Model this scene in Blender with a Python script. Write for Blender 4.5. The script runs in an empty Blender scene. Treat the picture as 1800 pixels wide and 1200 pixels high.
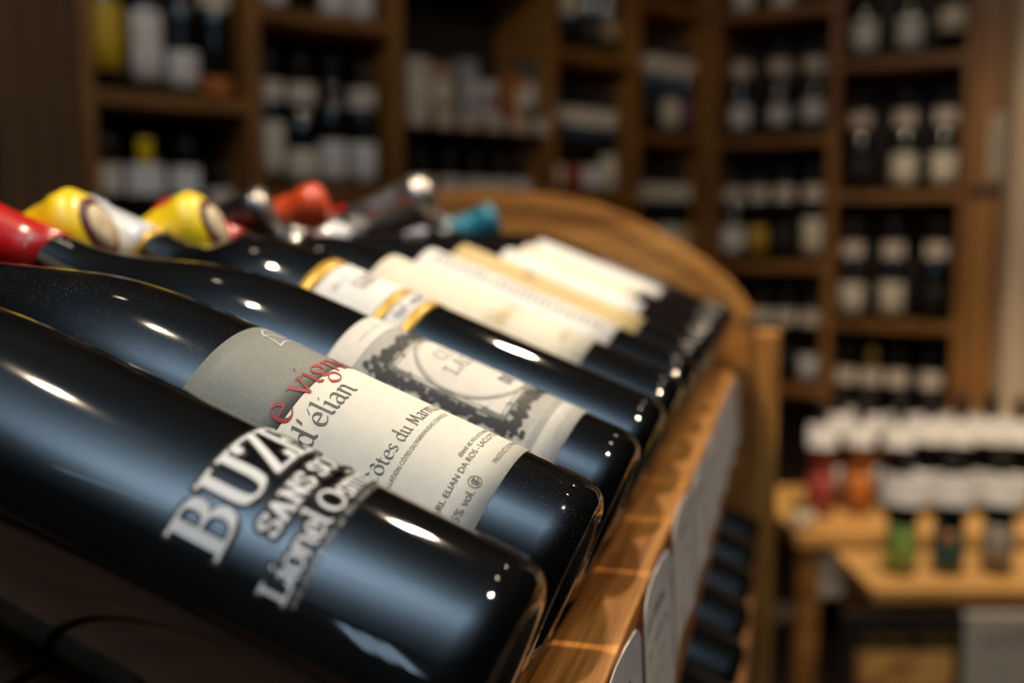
import bpy, bmesh, math, random
from math import sin, cos, radians, pi, atan, atan2, sqrt
from mathutils import Vector, Matrix
random.seed(11)
scn = bpy.context.scene
COL = scn.collection

# ------------------------------------------------------------------ camera
ZC = 1.32                       # lens height above the floor
FPX, HORIZON, RAILVP = 1750.0, 400.0, 1398.0
PITCH = atan((600 - HORIZON) / FPX)
cam = bpy.data.cameras.new('camera')
cam.sensor_width = 36.0
cam.lens = 36.0 * FPX / 1800.0
cam.clip_start = 0.01
cam.dof.use_dof = True
cam.dof.focus_distance = 0.306
cam.dof.aperture_fstop = 4.9
camo = bpy.data.objects.new('camera', cam)
COL.objects.link(camo)
camo.location = (0, 0, ZC)
camo.rotation_euler = (pi / 2 - PITCH, 0, 0)
scn.camera = camo

# ------------------------------------------------------------------ view and world
scn.view_settings.view_transform = 'Standard'
scn.view_settings.look = 'None'
scn.view_settings.gamma = 1.0
scn.view_settings.use_curve_mapping = False
scn.view_settings.exposure = 0.15
wd = bpy.data.worlds.new('shop_world')
scn.world = wd
wd.use_nodes = True
wd.node_tree.nodes['Background'].inputs[0].default_value = (0.45, 0.62, 0.85, 1)
wd.node_tree.nodes['Background'].inputs[1].default_value = 0.3

# ------------------------------------------------------------------ large area light: daylight outside the rear transom window
CEIL = ZC + 1.38
REAR_Y = -1.45
def area_light(name, loc, rot, sx, sy, power, color):
    l = bpy.data.lights.new(name, 'AREA'); l.shape = 'RECTANGLE'; l.size = sx; l.size_y = sy
    l.energy = power; l.color = color
    o = bpy.data.objects.new(name, l); COL.objects.link(o); o.location = loc; o.rotation_euler = rot
    return o
area_light('daylight', (-0.36, REAR_Y - 0.16, ZC + 1.10), (radians(90), 0, 0), 0.40, 0.50, 4, (0.55, 0.76, 1.0))
UPLIGHT = 28.0     # added cool strip that washes the white ceiling over the tray
SPOT_A = 15.0      # each head of the cluster over the tray
SPOT_B = 16.0      # heads over the far end of the tray
SPOT_C = 30.0      # heads washing the shelves and the side table

# ------------------------------------------------------------------ frame of the sloping display
def ray(px, py):
    a, b = (px - 900) / FPX, (600 - py) / FPX
    return Vector((a, cos(PITCH) + b * sin(PITCH), -sin(PITCH) + b * cos(PITCH)))
_d = ray(RAILVP, HORIZON)
R_ = Vector((_d.x, _d.y, 0)).normalized()              # along the rail, away from the lens
P_ = Vector((-R_.y, R_.x, 0))                          # level, across the display, base to neck
Z_ = Vector((0, 0, 1))
TH = radians(21.34)
V_ = P_ * cos(TH) + Z_ * sin(TH)                       # bottle axis
W_ = Z_ * cos(TH) - P_ * sin(TH)                       # tray normal
O_ = Vector((0, 0, ZC))
HT, Q1, SP, T0, RB = 0.1308, 0.2163, 0.0777, 0.020, 0.0366
PC = 0.345                                             # ridge line of the double sided rack
def G(q, p, z): return O_ + R_ * q + P_ * p + Z_ * z

# ------------------------------------------------------------------ helpers
def basis(x, y, z, o):
    return Matrix(((x.x, y.x, z.x, o.x), (x.y, y.y, z.y, o.y), (x.z, y.z, z.z, o.z), (0, 0, 0, 1)))
def link(name, data, M=None, parent=None):
    o = bpy.data.objects.new(name, data); COL.objects.link(o)
    if parent is not None: o.parent = parent
    if M is not None:
        if parent is not None: o.matrix_parent_inverse = parent.matrix_basis.inverted() if parent.parent is None else (parent.parent.matrix_basis @ parent.matrix_parent_inverse @ parent.matrix_basis).inverted()
        o.matrix_basis = M
    return o
def tag(o, label=None, cat=None, group=None, kind=None):
    if label: o['label'] = label
    if cat: o['category'] = cat
    if group: o['group'] = group
    if kind: o['kind'] = kind
    return o
def thing(name, M, label, cat, group=None):
    o = bpy.data.objects.new(name, None); COL.objects.link(o); o.empty_display_size = 0.05
    o.matrix_basis = M
    return tag(o, label, cat, group)
def mesh(name, vs, fs, mat, smooth=False):
    m = bpy.data.meshes.new(name); m.from_pydata([tuple(v) for v in vs], [], fs); m.update()
    if mat: m.materials.append(mat)
    if smooth: m.polygons.foreach_set('use_smooth', [True] * len(m.polygons))
    return m
def child(name, m, parent): return link(name, m, None, parent)   # mesh given in the parent's own frame
def box_mesh(name, dx, dy, dz, mat, bev=0.002, seg=2):
    bm = bmesh.new(); bmesh.ops.create_cube(bm, size=1.0)
    for v in bm.verts: v.co = Vector((v.co.x * dx, v.co.y * dy, v.co.z * dz))
    if bev: bmesh.ops.bevel(bm, geom=bm.edges[:], offset=bev, segments=seg, affect='EDGES', profile=0.6)
    m = bpy.data.meshes.new(name); bm.to_mesh(m); bm.free(); m.materials.append(mat); return m
def box(name, c, x, y, z, dims, mat, parent=None, bev=0.002):
    return link(name, box_mesh(name, *dims, mat, bev), basis(x, y, z, c), parent)
X_, Y_ = Vector((1, 0, 0)), Vector((0, 1, 0))
def abox(name, lo, hi, mat, parent=None, bev=0.002):
    lo, hi = Vector(lo), Vector(hi); d = hi - lo
    return box(name, (lo + hi) / 2, X_, Y_, Z_, (d.x, d.y, d.z), mat, parent, bev)

def interp(prof, t):
    if t <= prof[0][0]: return prof[0][1]
    for (a, ra), (b, rb) in zip(prof, prof[1:]):
        if t <= b: return ra + (rb - ra) * (t - a) / (b - a)
    return prof[-1][1]
def lathe(name, pts, mat, seg=48, cap0=True, cap1=True, knurl=None):
    vs, fs = [], []
    for k, (t, r) in enumerate(pts):
        for j in range(seg):
            a = 2 * pi * j / seg
            rr = r + (knurl[1] * (0.5 + 0.5 * sin(a * knurl[0])) if knurl and k in knurl[2] else 0)
            vs.append((rr * cos(a), rr * sin(a), t))
    for k in range(len(pts) - 1):
        for j in range(seg):
            a, b = k * seg + j, k * seg + (j + 1) % seg
            fs.append((a, b, b + seg, a + seg))
    if cap0: fs.append(tuple(reversed(range(seg))))
    if cap1: fs.append(tuple(range((len(pts) - 1) * seg, len(pts) * seg)))
    return mesh(name, vs, fs, mat, True)
def patch(name, rad, a0, a1, t0, t1, mat, eps=0.00025, na=40, nt=8):
    """thin curved sheet round a bottle, with real thickness"""
    vs, fs = [], []
    for lay in (0, 1):
        for i in range(nt + 1):
            t = t0 + (t1 - t0) * i / nt
            r = rad(t) + (eps if lay else -0.0004)
            for j in range(na + 1):
                a = radians(a0 + (a1 - a0) * j / na); vs.append((r * cos(a), r * sin(a), t))
    n = (na + 1) * (nt + 1); w = na + 1
    for i in range(nt):
        for j in range(na):
            a = i * w + j; fs.append((n + a, n + a + 1, n + a + w + 1, n + a + w))
    for j in range(na):
        fs.append((j, j + 1, n + j + 1, n + j)); k = nt * w + j; fs.append((k + 1, k, n + k, n + k + 1))
    for i in range(nt):
        k = i * w; fs.append((k + w, k, n + k, n + k + w)); k = i * w + na; fs.append((k, k + w, n + k + w, n + k))
    return mesh(name, vs, fs, mat, True)

# ------------------------------------------------------------------ materials (procedural)
MATS = {}
def new_mat(name):
    m = bpy.data.materials.new(name); m.use_nodes = True; nt = m.node_tree
    b = nt.nodes['Principled BSDF']; MATS[name] = m
    return m, nt, b
def node(nt, typ, **kw):
    n = nt.nodes.new(typ)
    for k, v in kw.items(): setattr(n, k, v)
    return n
def noise(nt, scale, detail=4, vec=None, rough=0.6):
    n = node(nt, 'ShaderNodeTexNoise'); n.inputs['Scale'].default_value = scale
    n.inputs['Detail'].default_value = detail; n.inputs['Roughness'].default_value = rough
    if vec is not None: nt.links.new(vec, n.inputs['Vector'])
    return n
def ramp(nt, fac, stops):
    r = node(nt, 'ShaderNodeValToRGB'); e = r.color_ramp.elements
    while len(e) < len(stops): e.new(0.5)
    for k, (p, c) in enumerate(stops): e[k].position = p; e[k].color = (*c, 1)
    nt.links.new(fac, r.inputs['Fac']); return r
def coords(nt, sc=(1, 1, 1), out='Object'):
    t = node(nt, 'ShaderNodeTexCoord'); mp = node(nt, 'ShaderNodeMapping'); mp.inputs['Scale'].default_value = sc
    nt.links.new(t.outputs[out], mp.inputs['Vector']); return mp.outputs['Vector']
def bump(nt, b, h, strength=0.2, dist=0.001):
    k = node(nt, 'ShaderNodeBump'); k.inputs['Strength'].default_value = strength; k.inputs['Distance'].default_value = dist
    nt.links.new(h, k.inputs['Height']); nt.links.new(k.outputs['Normal'], b.inputs['Normal'])
def plain(name, col, rough=0.5, var=0.12, scale=60, metal=0.0, coat=0.0, bmp=0.0):
    m, nt, b = new_mat(name)
    n = noise(nt, scale, 3, coords(nt))
    lo = tuple(c * (1 - var) for c in col); hi = tuple(min(1, c * (1 + var)) for c in col)
    nt.links.new(ramp(nt, n.outputs['Fac'], [(0.3, lo), (0.7, hi)]).outputs['Color'], b.inputs['Base Color'])
    b.inputs['Roughness'].default_value = rough; b.inputs['Metallic'].default_value = metal
    b.inputs['Coat Weight'].default_value = coat; b.inputs['Coat Roughness'].default_value = 0.06
    if bmp: bump(nt, b, n.outputs['Fac'], bmp, 0.0005)
    return m
def wood(name, dark, mid, light, rough=0.5, s=1.0):
    m, nt, b = new_mat(name)
    v = coords(nt, (5 * s, 110 * s, 110 * s))
    n1 = noise(nt, 1.3, 6, v, 0.65)
    v2 = coords(nt, (1.2 * s, 11 * s, 11 * s)); n2 = noise(nt, 2.0, 3, v2)
    v3 = coords(nt, (22 * s, 700 * s, 700 * s)); n3 = noise(nt, 1.0, 2, v3)
    mx = node(nt, 'ShaderNodeMath', operation='MULTIPLY_ADD'); mx.inputs[1].default_value = 0.6
    nt.links.new(n1.outputs['Fac'], mx.inputs[0])
    m2 = node(nt, 'ShaderNodeMath', operation='MULTIPLY'); m2.inputs[1].default_value = 0.4
    nt.links.new(n2.outputs['Fac'], m2.inputs[0]); nt.links.new(m2.outputs[0], mx.inputs[2])
    m3 = node(nt, 'ShaderNodeMath', operation='MULTIPLY_ADD'); m3.inputs[1].default_value = 0.22
    nt.links.new(n3.outputs['Fac'], m3.inputs[0]); nt.links.new(mx.outputs[0], m3.inputs[2])
    c = ramp(nt, m3.outputs[0], [(0.50, dark), (0.605, mid), (0.72, light)])
    nt.links.new(c.outputs['Color'], b.inputs['Base Color'])
    b.inputs['Roughness'].default_value = rough
    bump(nt, b, m3.outputs[0], 0.25, 0.0006)
    return m
OAK = wood('oak_rail', (0.26, 0.088, 0.016), (0.56, 0.225, 0.046), (0.78, 0.37, 0.095), 0.42, 1.0)
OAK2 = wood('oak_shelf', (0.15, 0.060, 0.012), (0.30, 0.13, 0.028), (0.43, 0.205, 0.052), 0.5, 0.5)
PALEOAK = wood('pale_oak_table', (0.46, 0.22, 0.060), (0.66, 0.36, 0.11), (0.80, 0.48, 0.17), 0.45, 0.5)
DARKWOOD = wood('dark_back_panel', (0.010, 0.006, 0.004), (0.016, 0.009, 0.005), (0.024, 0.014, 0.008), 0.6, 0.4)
TRAYW = wood('shade_toned_oak_tray', (0.05, 0.020, 0.005), (0.085, 0.037, 0.009), (0.12, 0.056, 0.015), 0.6, 1.0)  # oak with the tray's shade put into its colour
WALNUT = wood('brown_cheek_panel', (0.10, 0.055, 0.028), (0.15, 0.085, 0.045), (0.20, 0.12, 0.065), 0.55, 0.5)

def glass(name, col, rough=0.048, coat=0.0, dust=0.0, crough=0.03):
    m, nt, b = new_mat(name)
    n = noise(nt, 25, 3, coords(nt))
    rr = node(nt, 'ShaderNodeMapRange'); rr.inputs['To Min'].default_value = rough * 0.85; rr.inputs['To Max'].default_value = rough * 1.15
    nt.links.new(n.outputs['Fac'], rr.inputs['Value']); nt.links.new(rr.outputs['Result'], b.inputs['Roughness'])
    b.inputs['Coat Weight'].default_value = coat; b.inputs['Coat Roughness'].default_value = crough
    b.inputs['IOR'].default_value = 1.85
    if dust:
        d = noise(nt, 2300, 1, coords(nt)); d2 = noise(nt, 18, 2, coords(nt))
        mu = node(nt, 'ShaderNodeMath', operation='MULTIPLY_ADD'); mu.inputs[1].default_value = 0.35
        nt.links.new(d2.outputs['Fac'], mu.inputs[0]); nt.links.new(d.outputs['Fac'], mu.inputs[2])
        c = ramp(nt, mu.outputs[0], [(0.0, col), (0.86, col), (0.95, tuple(min(1, x + dust) for x in col))])
    else:
        c = ramp(nt, n.outputs['Fac'], [(0.3, tuple(x * 0.8 for x in col)), (0.7, tuple(x * 1.2 for x in col))])
    nt.links.new(c.outputs['Color'], b.inputs['Base Color'])
    return m
GLASS = glass('dark_bottle_glass', (0.0035, 0.0040, 0.0045))
GLASS_D = glass('dusty_dark_glass', (0.0035, 0.0040, 0.0045), dust=0.14)
GLASS_B = glass('far_bottle_glass', (0.004, 0.0045, 0.004), 0.06, 0.0)
GLASS_G = glass('green_glass', (0.03, 0.05, 0.012), 0.15, 0.3)
GLASS_R = glass('rose_bottle', (0.16, 0.028, 0.016), 0.15, 0.3)
GLASS_O = glass('amber_bottle', (0.20, 0.06, 0.014), 0.15, 0.3)
CREAM = plain('cream_label', (0.80, 0.765, 0.665), 0.75, 0.03, 300, bmp=0.08)
GREYP = plain('grey_label', (0.22, 0.23, 0.20), 0.6, 0.10, 900, bmp=0.1)
WHITE = plain('white_label', (0.82, 0.80, 0.77), 0.7, 0.03, 200)
OFFW = plain('ivory_label', (0.80, 0.73, 0.58), 0.7, 0.04, 200)
BEIGE = plain('antique_label', (0.74, 0.70, 0.63), 0.75, 0.05, 300)
TAN = plain('tan_label', (0.62, 0.47, 0.22), 0.7, 0.06, 120)
GOLDP = plain('gold_band', (0.62, 0.38, 0.06), 0.4, 0.12, 250, metal=0.35)
CARD = plain('white_card', (0.78, 0.76, 0.74), 0.65, 0.03, 80)
WARMCARD = plain('far_card', (0.66, 0.56, 0.46), 0.7, 0.05, 60)
YELLOWL = plain('yellow_label', (0.75, 0.50, 0.02), 0.55, 0.08, 60)
INK = plain('black_ink', (0.010, 0.010, 0.012), 0.6, 0.2, 400)
INKG = plain('grey_ink', (0.13, 0.13, 0.11), 0.6, 0.15, 400)
INKM = plain('mid_grey_ink', (0.20, 0.19, 0.18), 0.6, 0.1, 400)
INKL = plain('pale_grey_ink', (0.34, 0.34, 0.33), 0.6, 0.1, 400)
INKR = plain('red_ink', (0.38, 0.010, 0.009), 0.5, 0.15, 700)
INKW = plain('white_ink', (0.72, 0.74, 0.75), 0.5, 0.03, 300)
INKB = plain('brown_ink', (0.30, 0.20, 0.15), 0.7, 0.2, 200)
HALO = plain('black_print', (0.006, 0.006, 0.007), 0.75, 0.2, 300)
HATCH = plain('engraved_tint', (0.46, 0.44, 0.40), 0.75, 0.25, 900)
REDF = plain('red_foil', (0.52, 0.014, 0.012), 0.24, 0.06, 20, metal=0.0, coat=0.2)
ORANGEF = plain('orange_red_foil', (0.70, 0.07, 0.015), 0.35, 0.1, 60, coat=0.4)
YELF = plain('yellow_wax', (0.95, 0.67, 0.006), 0.42, 0.06, 120, coat=0.25, bmp=0.3)
WHITEF = plain('white_foil', (0.66, 0.69, 0.74), 0.35, 0.04, 60, coat=0.5)
BLACKF = plain('black_foil', (0.012, 0.011, 0.012), 0.3, 0.2, 60, coat=0.6)
SILVERF = plain('silver_foil', (0.45, 0.42, 0.40), 0.28, 0.2, 90, metal=0.9, bmp=0.5)
TEALF = plain('teal_foil', (0.02, 0.24, 0.36), 0.4, 0.15, 60, coat=0.4)
MAROON = plain('maroon_ring', (0.10, 0.012, 0.018), 0.45, 0.1, 100)
SEAL = plain('cream_seal', (0.66, 0.55, 0.36), 0.6, 0.12, 300, bmp=0.3)
GOLDF = plain('gold_foil', (0.55, 0.35, 0.08), 0.35, 0.1, 60, metal=0.6)
PURPLE = plain('purple_label', (0.16, 0.05, 0.14), 0.6, 0.1, 60)
GREENL = plain('green_label', (0.30, 0.46, 0.11), 0.6, 0.08, 60)
TEALL = plain('teal_label', (0.03, 0.10, 0.10), 0.6, 0.2, 60)
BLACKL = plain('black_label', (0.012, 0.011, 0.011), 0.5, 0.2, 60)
GREYL = plain('grey_stone_label', (0.34, 0.31, 0.26), 0.7, 0.3, 60)
ORANGEL = plain('orange_label', (0.55, 0.17, 0.03), 0.6, 0.15, 60)
REDL = plain('red_label', (0.34, 0.05, 0.04), 0.6, 0.15, 60)
KRAFT = plain('kraft_box', (0.42, 0.30, 0.17), 0.75, 0.08, 40)
BLUEL = plain('pale_blue_label', (0.36, 0.37, 0.44), 0.6, 0.08, 60)
METAL = plain('lamp_metal', (0.03, 0.03, 0.032), 0.4, 0.1, 40, metal=0.6)
PLASTER = plain('wall_plaster', (0.075, 0.055, 0.04), 0.85, 0.08, 6, bmp=0.1)
CREAMW = plain('cream_wall', (0.62, 0.48, 0.34), 0.8, 0.05, 6)
CEILM = plain('ceiling_paint', (0.44, 0.44, 0.435), 0.85, 0.06, 5)
TILE = plain('floor_stone', (0.12, 0.095, 0.075), 0.5, 0.2, 8)
def emit(name, col, s):
    m, nt, b = new_mat(name); nt.nodes.remove(b)
    e = node(nt, 'ShaderNodeEmission'); e.inputs['Color'].default_value = (*col, 1); e.inputs['Strength'].default_value = s
    nt.links.new(e.outputs[0], nt.nodes['Material Output'].inputs['Surface']); return m
BARGLOW = emit('added_bar_glow', (0.52, 0.75, 1.0), 2.2)  # glow added so the bar leaves no dark line in reflections
BULB = emit('warm_bulb', (1.0, 0.82, 0.60), 50)
wg, ntg, bg_ = new_mat('window_glass')
bg_.inputs['Transmission Weight'].default_value = 1.0; bg_.inputs['Roughness'].default_value = 0.0; bg_.inputs['Base Color'].default_value = (0.97, 0.98, 1, 1)
bg_.inputs['IOR'].default_value = 1.02
WGLASS = wg

# ------------------------------------------------------------------ the room
RX0, RX1, RY1 = -2.3, 2.5, 4.3
def wall(name, lo, hi, mat): return tag(abox(name, lo, hi, mat, None, 0), kind='structure')
wall('floor', (RX0, REAR_Y, -0.05), (RX1, RY1, 0), TILE)
wall('ceiling', (RX0, REAR_Y, CEIL), (RX1, RY1, CEIL + 0.05), CEILM)
wall('wall_left', (RX0 - 0.1, REAR_Y, 0), (RX0, RY1, CEIL), PLASTER)
wall('wall_right', (RX1, REAR_Y, 0), (RX1 + 0.1, RY1, CEIL), PLASTER)
wall('wall_back', (RX0, RY1, 0), (RX1, RY1 + 0.1, CEIL), PLASTER)
# rear wall with a transom window that lets the daylight in
WX0, WX1, WZ0, WZ1 = -0.49, -0.29, ZC + 0.88, ZC + 1.32
rear = tag(bpy.data.objects.new('wall_rear', None), kind='structure'); COL.objects.link(rear)
for lo, hi in (((RX0, REAR_Y - 0.1, 0), (RX1, REAR_Y, WZ0)), ((RX0, REAR_Y - 0.1, WZ1), (RX1, REAR_Y, CEIL)),
               ((RX0, REAR_Y - 0.1, WZ0), (WX0, REAR_Y, WZ1)), ((WX1, REAR_Y - 0.1, WZ0), (RX1, REAR_Y, WZ1))):
    abox('wall_section', lo, hi, PLASTER, rear, 0)
win = tag(bpy.data.objects.new('window_1', None), kind='structure'); COL.objects.link(win)
for x in (WX0, (2 * WX0 + WX1) / 3, (WX0 + 2 * WX1) / 3, WX1):
    abox('mullion', (x - 0.02, REAR_Y - 0.07, WZ0), (x + 0.02, REAR_Y - 0.03, WZ1), WALNUT, win)
for z in (WZ0, WZ1): abox('window_rail', (WX0, REAR_Y - 0.07, z - 0.02), (WX1, REAR_Y - 0.03, z + 0.02), WALNUT, win)
for k in range(3):
    a, b = WX0 + (WX1 - WX0) * k / 3 + 0.02, WX0 + (WX1 - WX0) * (k + 1) / 3 - 0.02
    abox('pane', (a, REAR_Y - 0.052, WZ0 + 0.02), (b, REAR_Y - 0.048, WZ1 - 0.02), WGLASS, win, 0)

# ------------------------------------------------------------------ ceiling lamps
SPOTN = [0]
def spotlight(loc, target, power, label, size=75, col=(1.0, 0.80, 0.56), rad=0.018, blend=0.6, leds=((0, 0),)):
    loc, target = Vector(loc), Vector(target)
    z = (loc - target).normalized(); x = Y_.cross(z).normalized(); y = z.cross(x)
    t = thing('track_spotlight', basis(x, y, z, loc), label, 'lamp', 'track spotlights on the ceiling')
    child('housing', lathe('housing', [(0.0, 0.034), (0.004, 0.036), (0.09, 0.033), (0.10, 0.026), (0.10, 0.004)], METAL, 24, cap0=False), t)
    rl_ = .028 if len(leds) == 1 else .0065
    for ex, ey in leds:
        link('lamp_face', lathe('lamp_face', [(0.004, rl_), (0.008, rl_ * .95)], BULB, 20), basis(x, y, z, loc + x * ex + y * ey), t)
    st = CEIL - loc.z - 0.05
    link('stem', lathe('stem', [(0.0, 0.006), (max(0.02, st), 0.006)], METAL, 12), Matrix.Translation(loc + z * 0.05), t)
    for ex, ey in leds:
        l = bpy.data.lights.new('spot', 'SPOT'); l.energy = power; l.color = col; l.spot_size = radians(size); l.spot_blend = blend; l.shadow_soft_size = rad
        o = bpy.data.objects.new('spot', l); COL.objects.link(o); o.parent = t; o.location = (ex, ey, -0.01)
ZL = ZC + 1.2
# added unseen uplighter: makes the soft ceiling pool that the bottles reflect
ua, ub = Vector((0.42, -0.08, CEIL - .42)), Vector((-0.74, -0.56, CEIL - .42))
ud = (ub - ua).normalized(); un = Vector((-ud.y, ud.x, 0)); ul = (ub - ua).length
up = thing('added_uplighter', basis(ud, un, Z_, (ua + ub) / 2), 'slim suspended cool uplighter bar above the bottle tray', 'lamp')
box('bar', (ua + ub) / 2, ud, un, Z_, (ul, .012, .010), BARGLOW, up, .001)
for c_ in (ua + ud * .05, ub - ud * .05): box('wire', c_ + Z_ * .21, ud, un, Z_, (.0015, .0015, .42), METAL, up, 0)
la_ = bpy.data.lights.new('strip', 'AREA'); la_.shape = 'RECTANGLE'; la_.size = ul; la_.size_y = .010; la_.energy = UPLIGHT; la_.color = (0.52, 0.75, 1.0)
lo_ = bpy.data.objects.new('strip', la_); COL.objects.link(lo_); lo_.parent = up; lo_.location = (0, 0, .008); lo_.rotation_euler = (pi, 0, 0)
spotlight((-0.35, 0.43, ZL), G(0.50, 0.13, -0.1), SPOT_A, 'spotlight with three small lamps hung over the bottle tray', 72, blend=0.75, rad=.006, leds=((-.012, -.012), (0, 0), (.012, .012)))
for k, (x, y) in enumerate(((0.385, 1.23), (0.415, 1.30), (0.445, 1.37))):
    spotlight((x, y, ZL - 0.02), G(0.62, 0.1, -0.1), SPOT_B, ['nearest', 'middle', 'farthest'][k] + ' of three spotlights in line beyond the bottle tray', 52, blend=.8)
spotlight((0.75, 1.05, ZL), (1.02, 2.1, ZC - 0.9), SPOT_C * 1.3, 'spotlight aimed at the posters below the display step', 44)  # added lamp, lifts the poster fronts
spotlight((1.0, 1.6, ZL), (1.36, 2.95, ZC - 0.42), SPOT_C * 1.3, 'spotlight aimed at the rightmost shelf bay and the side table', 52, blend=.9)
spotlight((0.72, 0.48, ZL), G(0.58, 0.05, -0.2), SPOT_A * 1.25, 'spotlight aimed at the price cards on the rail front', 46, blend=.9, rad=.010)  # added lamp, lifts the cards and the rail
spotlight((0.55, 1.75, ZL), (0.95, 3.15, ZC - 0.1), SPOT_C * 0.22, 'spotlight aimed at the inner shelf bays in the corner')
spotlight((0.95, 1.92, ZL), (1.06, 2.40, ZC - 0.77), SPOT_C * 3.2, 'spotlight aimed down at the crowded side table', 50)  # added lamp, lifts the table top and its bottles
spotlight((-0.5, 1.0, ZL), (-0.55, 2.2, ZC + 0.2), SPOT_C * 0.3, 'spotlight aimed at the shelf bays on the left', 80, (1.0, 0.85, 0.66))

# ------------------------------------------------------------------ lettering: pen strokes
ROM = {  # x-height 1
 'e': (0.92, [[(.12, .50), (.82, .58)], ['c', (.82, .58), (.72, .88), (.48, 1.0), (.18, .82), (.08, .45), (.22, .10), (.50, 0), (.86, .20)]]),
 'v': (0.95, [[(-.06, .98), (.20, 1.0)], [(.10, 1.0), (.44, .02)], [(.44, .02), (.84, 1.0)], [(.72, 1.0), (.95, 1.0)]]),
 'i': (0.45, [[(-.02, .90), (.2, 1.0), (.2, .10), (.40, .0)], [(.15, 1.40), (.25, 1.50)]]),
 'g': (1.0, [['c', (.46, 1.0), (.16, .88), (.12, .62), (.42, .40), (.72, .55), (.74, .85), (.46, 1.0)], ['c', (.36, .42), (.20, .24), (.50, .12), (.84, .02), (.82, -.34), (.42, -.52), (.08, -.34), (.18, -.08), (.40, .06)], [(.72, .92), (1.0, 1.0)]]),
 'n': (1.05, [[(-.02, .90), (.18, 1.0), (.18, 0)], ['c', (.18, .66), (.36, .92), (.56, 1.0), (.76, .86), (.78, .5), (.78, .1)], [(.78, .12), (.98, 0)]]),
 'm': (1.65, [[(-.02, .90), (.18, 1.0), (.18, 0)], ['c', (.18, .66), (.36, .92), (.54, 1.0), (.72, .86), (.74, .5), (.74, 0)], ['c', (.74, .66), (.92, .92), (1.1, 1.0), (1.3, .86), (1.32, .5), (1.32, .1)], [(1.32, .12), (1.5, 0)]]),
 'r': (0.72, [[(-.02, .90), (.18, 1.0), (.18, 0)], ['c', (.18, .62), (.36, .92), (.55, 1.0), (.66, .92)]]),
 'o': (1.0, [['c', (.48, 1.0), (.16, .84), (.07, .5), (.18, .12), (.48, 0), (.80, .16), (.88, .5), (.78, .86), (.48, 1.0)]]),
 'd': (1.02, [['c', (.76, .80), (.54, 1.0), (.22, .88), (.08, .50), (.18, .12), (.44, 0), (.76, .24)], [(.58, 1.62), (.78, 1.70), (.78, .12), (.98, 0)]]),
 "'": (0.40, [[(.22, 1.72), (.12, 1.28)]]),
 'l': (0.48, [[(0, 1.62), (.2, 1.70), (.2, .12), (.42, 0)]]),
 'a': (0.95, [['c', (.12, .84), (.36, 1.0), (.62, .94), (.70, .7), (.70, .4), (.70, .12)], [(.70, .12), (.92, 0)], ['c', (.70, .60), (.36, .54), (.10, .30), (.20, .02), (.48, .06), (.70, .28)]]),
 't': (0.68, [[(.25, 1.34), (.25, .20), (.44, 0), (.64, .10)], [(.0, .98), (.60, .98)]]),
 's': (0.76, [['c', (.62, .88), (.36, 1.0), (.10, .82), (.18, .58), (.50, .42), (.62, .20), (.40, 0), (.06, .10)]]),
 'u': (1.05, [[(-.02, .94), (.16, 1.0), (.16, .36)], ['c', (.16, .36), (.24, .06), (.46, 0), (.76, .26)], [(.62, .96), (.78, 1.0), (.78, .12), (.98, 0)]]),
 'c': (0.85, [['c', (.78, .84), (.52, 1.0), (.2, .86), (.08, .5), (.2, .12), (.5, 0), (.8, .18)]]),
 'M': (1.55, [[(.16, 0), (.30, 1.45)], [(.30, 1.45), (.74, .16)], [(.74, .16), (1.18, 1.45)], [(1.18, 1.45), (1.36, 0)], [(.02, 0), (.30, 0)], [(1.22, 0), (1.52, 0)]]),
 'C': (1.3, [['c', (1.14, 1.16), (.80, 1.46), (.34, 1.30), (.10, .74), (.30, .14), (.76, 0), (1.16, .24)]]),
 'L': (1.1, [[(.22, 1.5), (.22, .03)], [(.02, 1.5), (.44, 1.5)], [(.02, .03), (.98, .03), (1.02, .40)]]),
 'O': (1.55, [['c', (.72, 1.5), (.24, 1.28), (.08, .75), (.24, .2), (.72, 0), (1.2, .2), (1.36, .75), (1.2, 1.28), (.72, 1.5)]]),
 '&': (1.4, [['c', (1.2, .75), (.95, .2), (.5, 0), (.12, .25), (.3, .7), (.7, 1.05), (.75, 1.35), (.5, 1.5), (.3, 1.3), (.5, .9), (.9, .35), (1.25, 0)]]),
 'b': (1.0, [[(0, 1.62), (.2, 1.70), (.2, .06)], ['c', (.2, .70), (.46, 1.0), (.80, .84), (.90, .46), (.74, .08), (.46, 0), (.2, .14)]]),
 ' ': (0.48, []),
}
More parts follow.
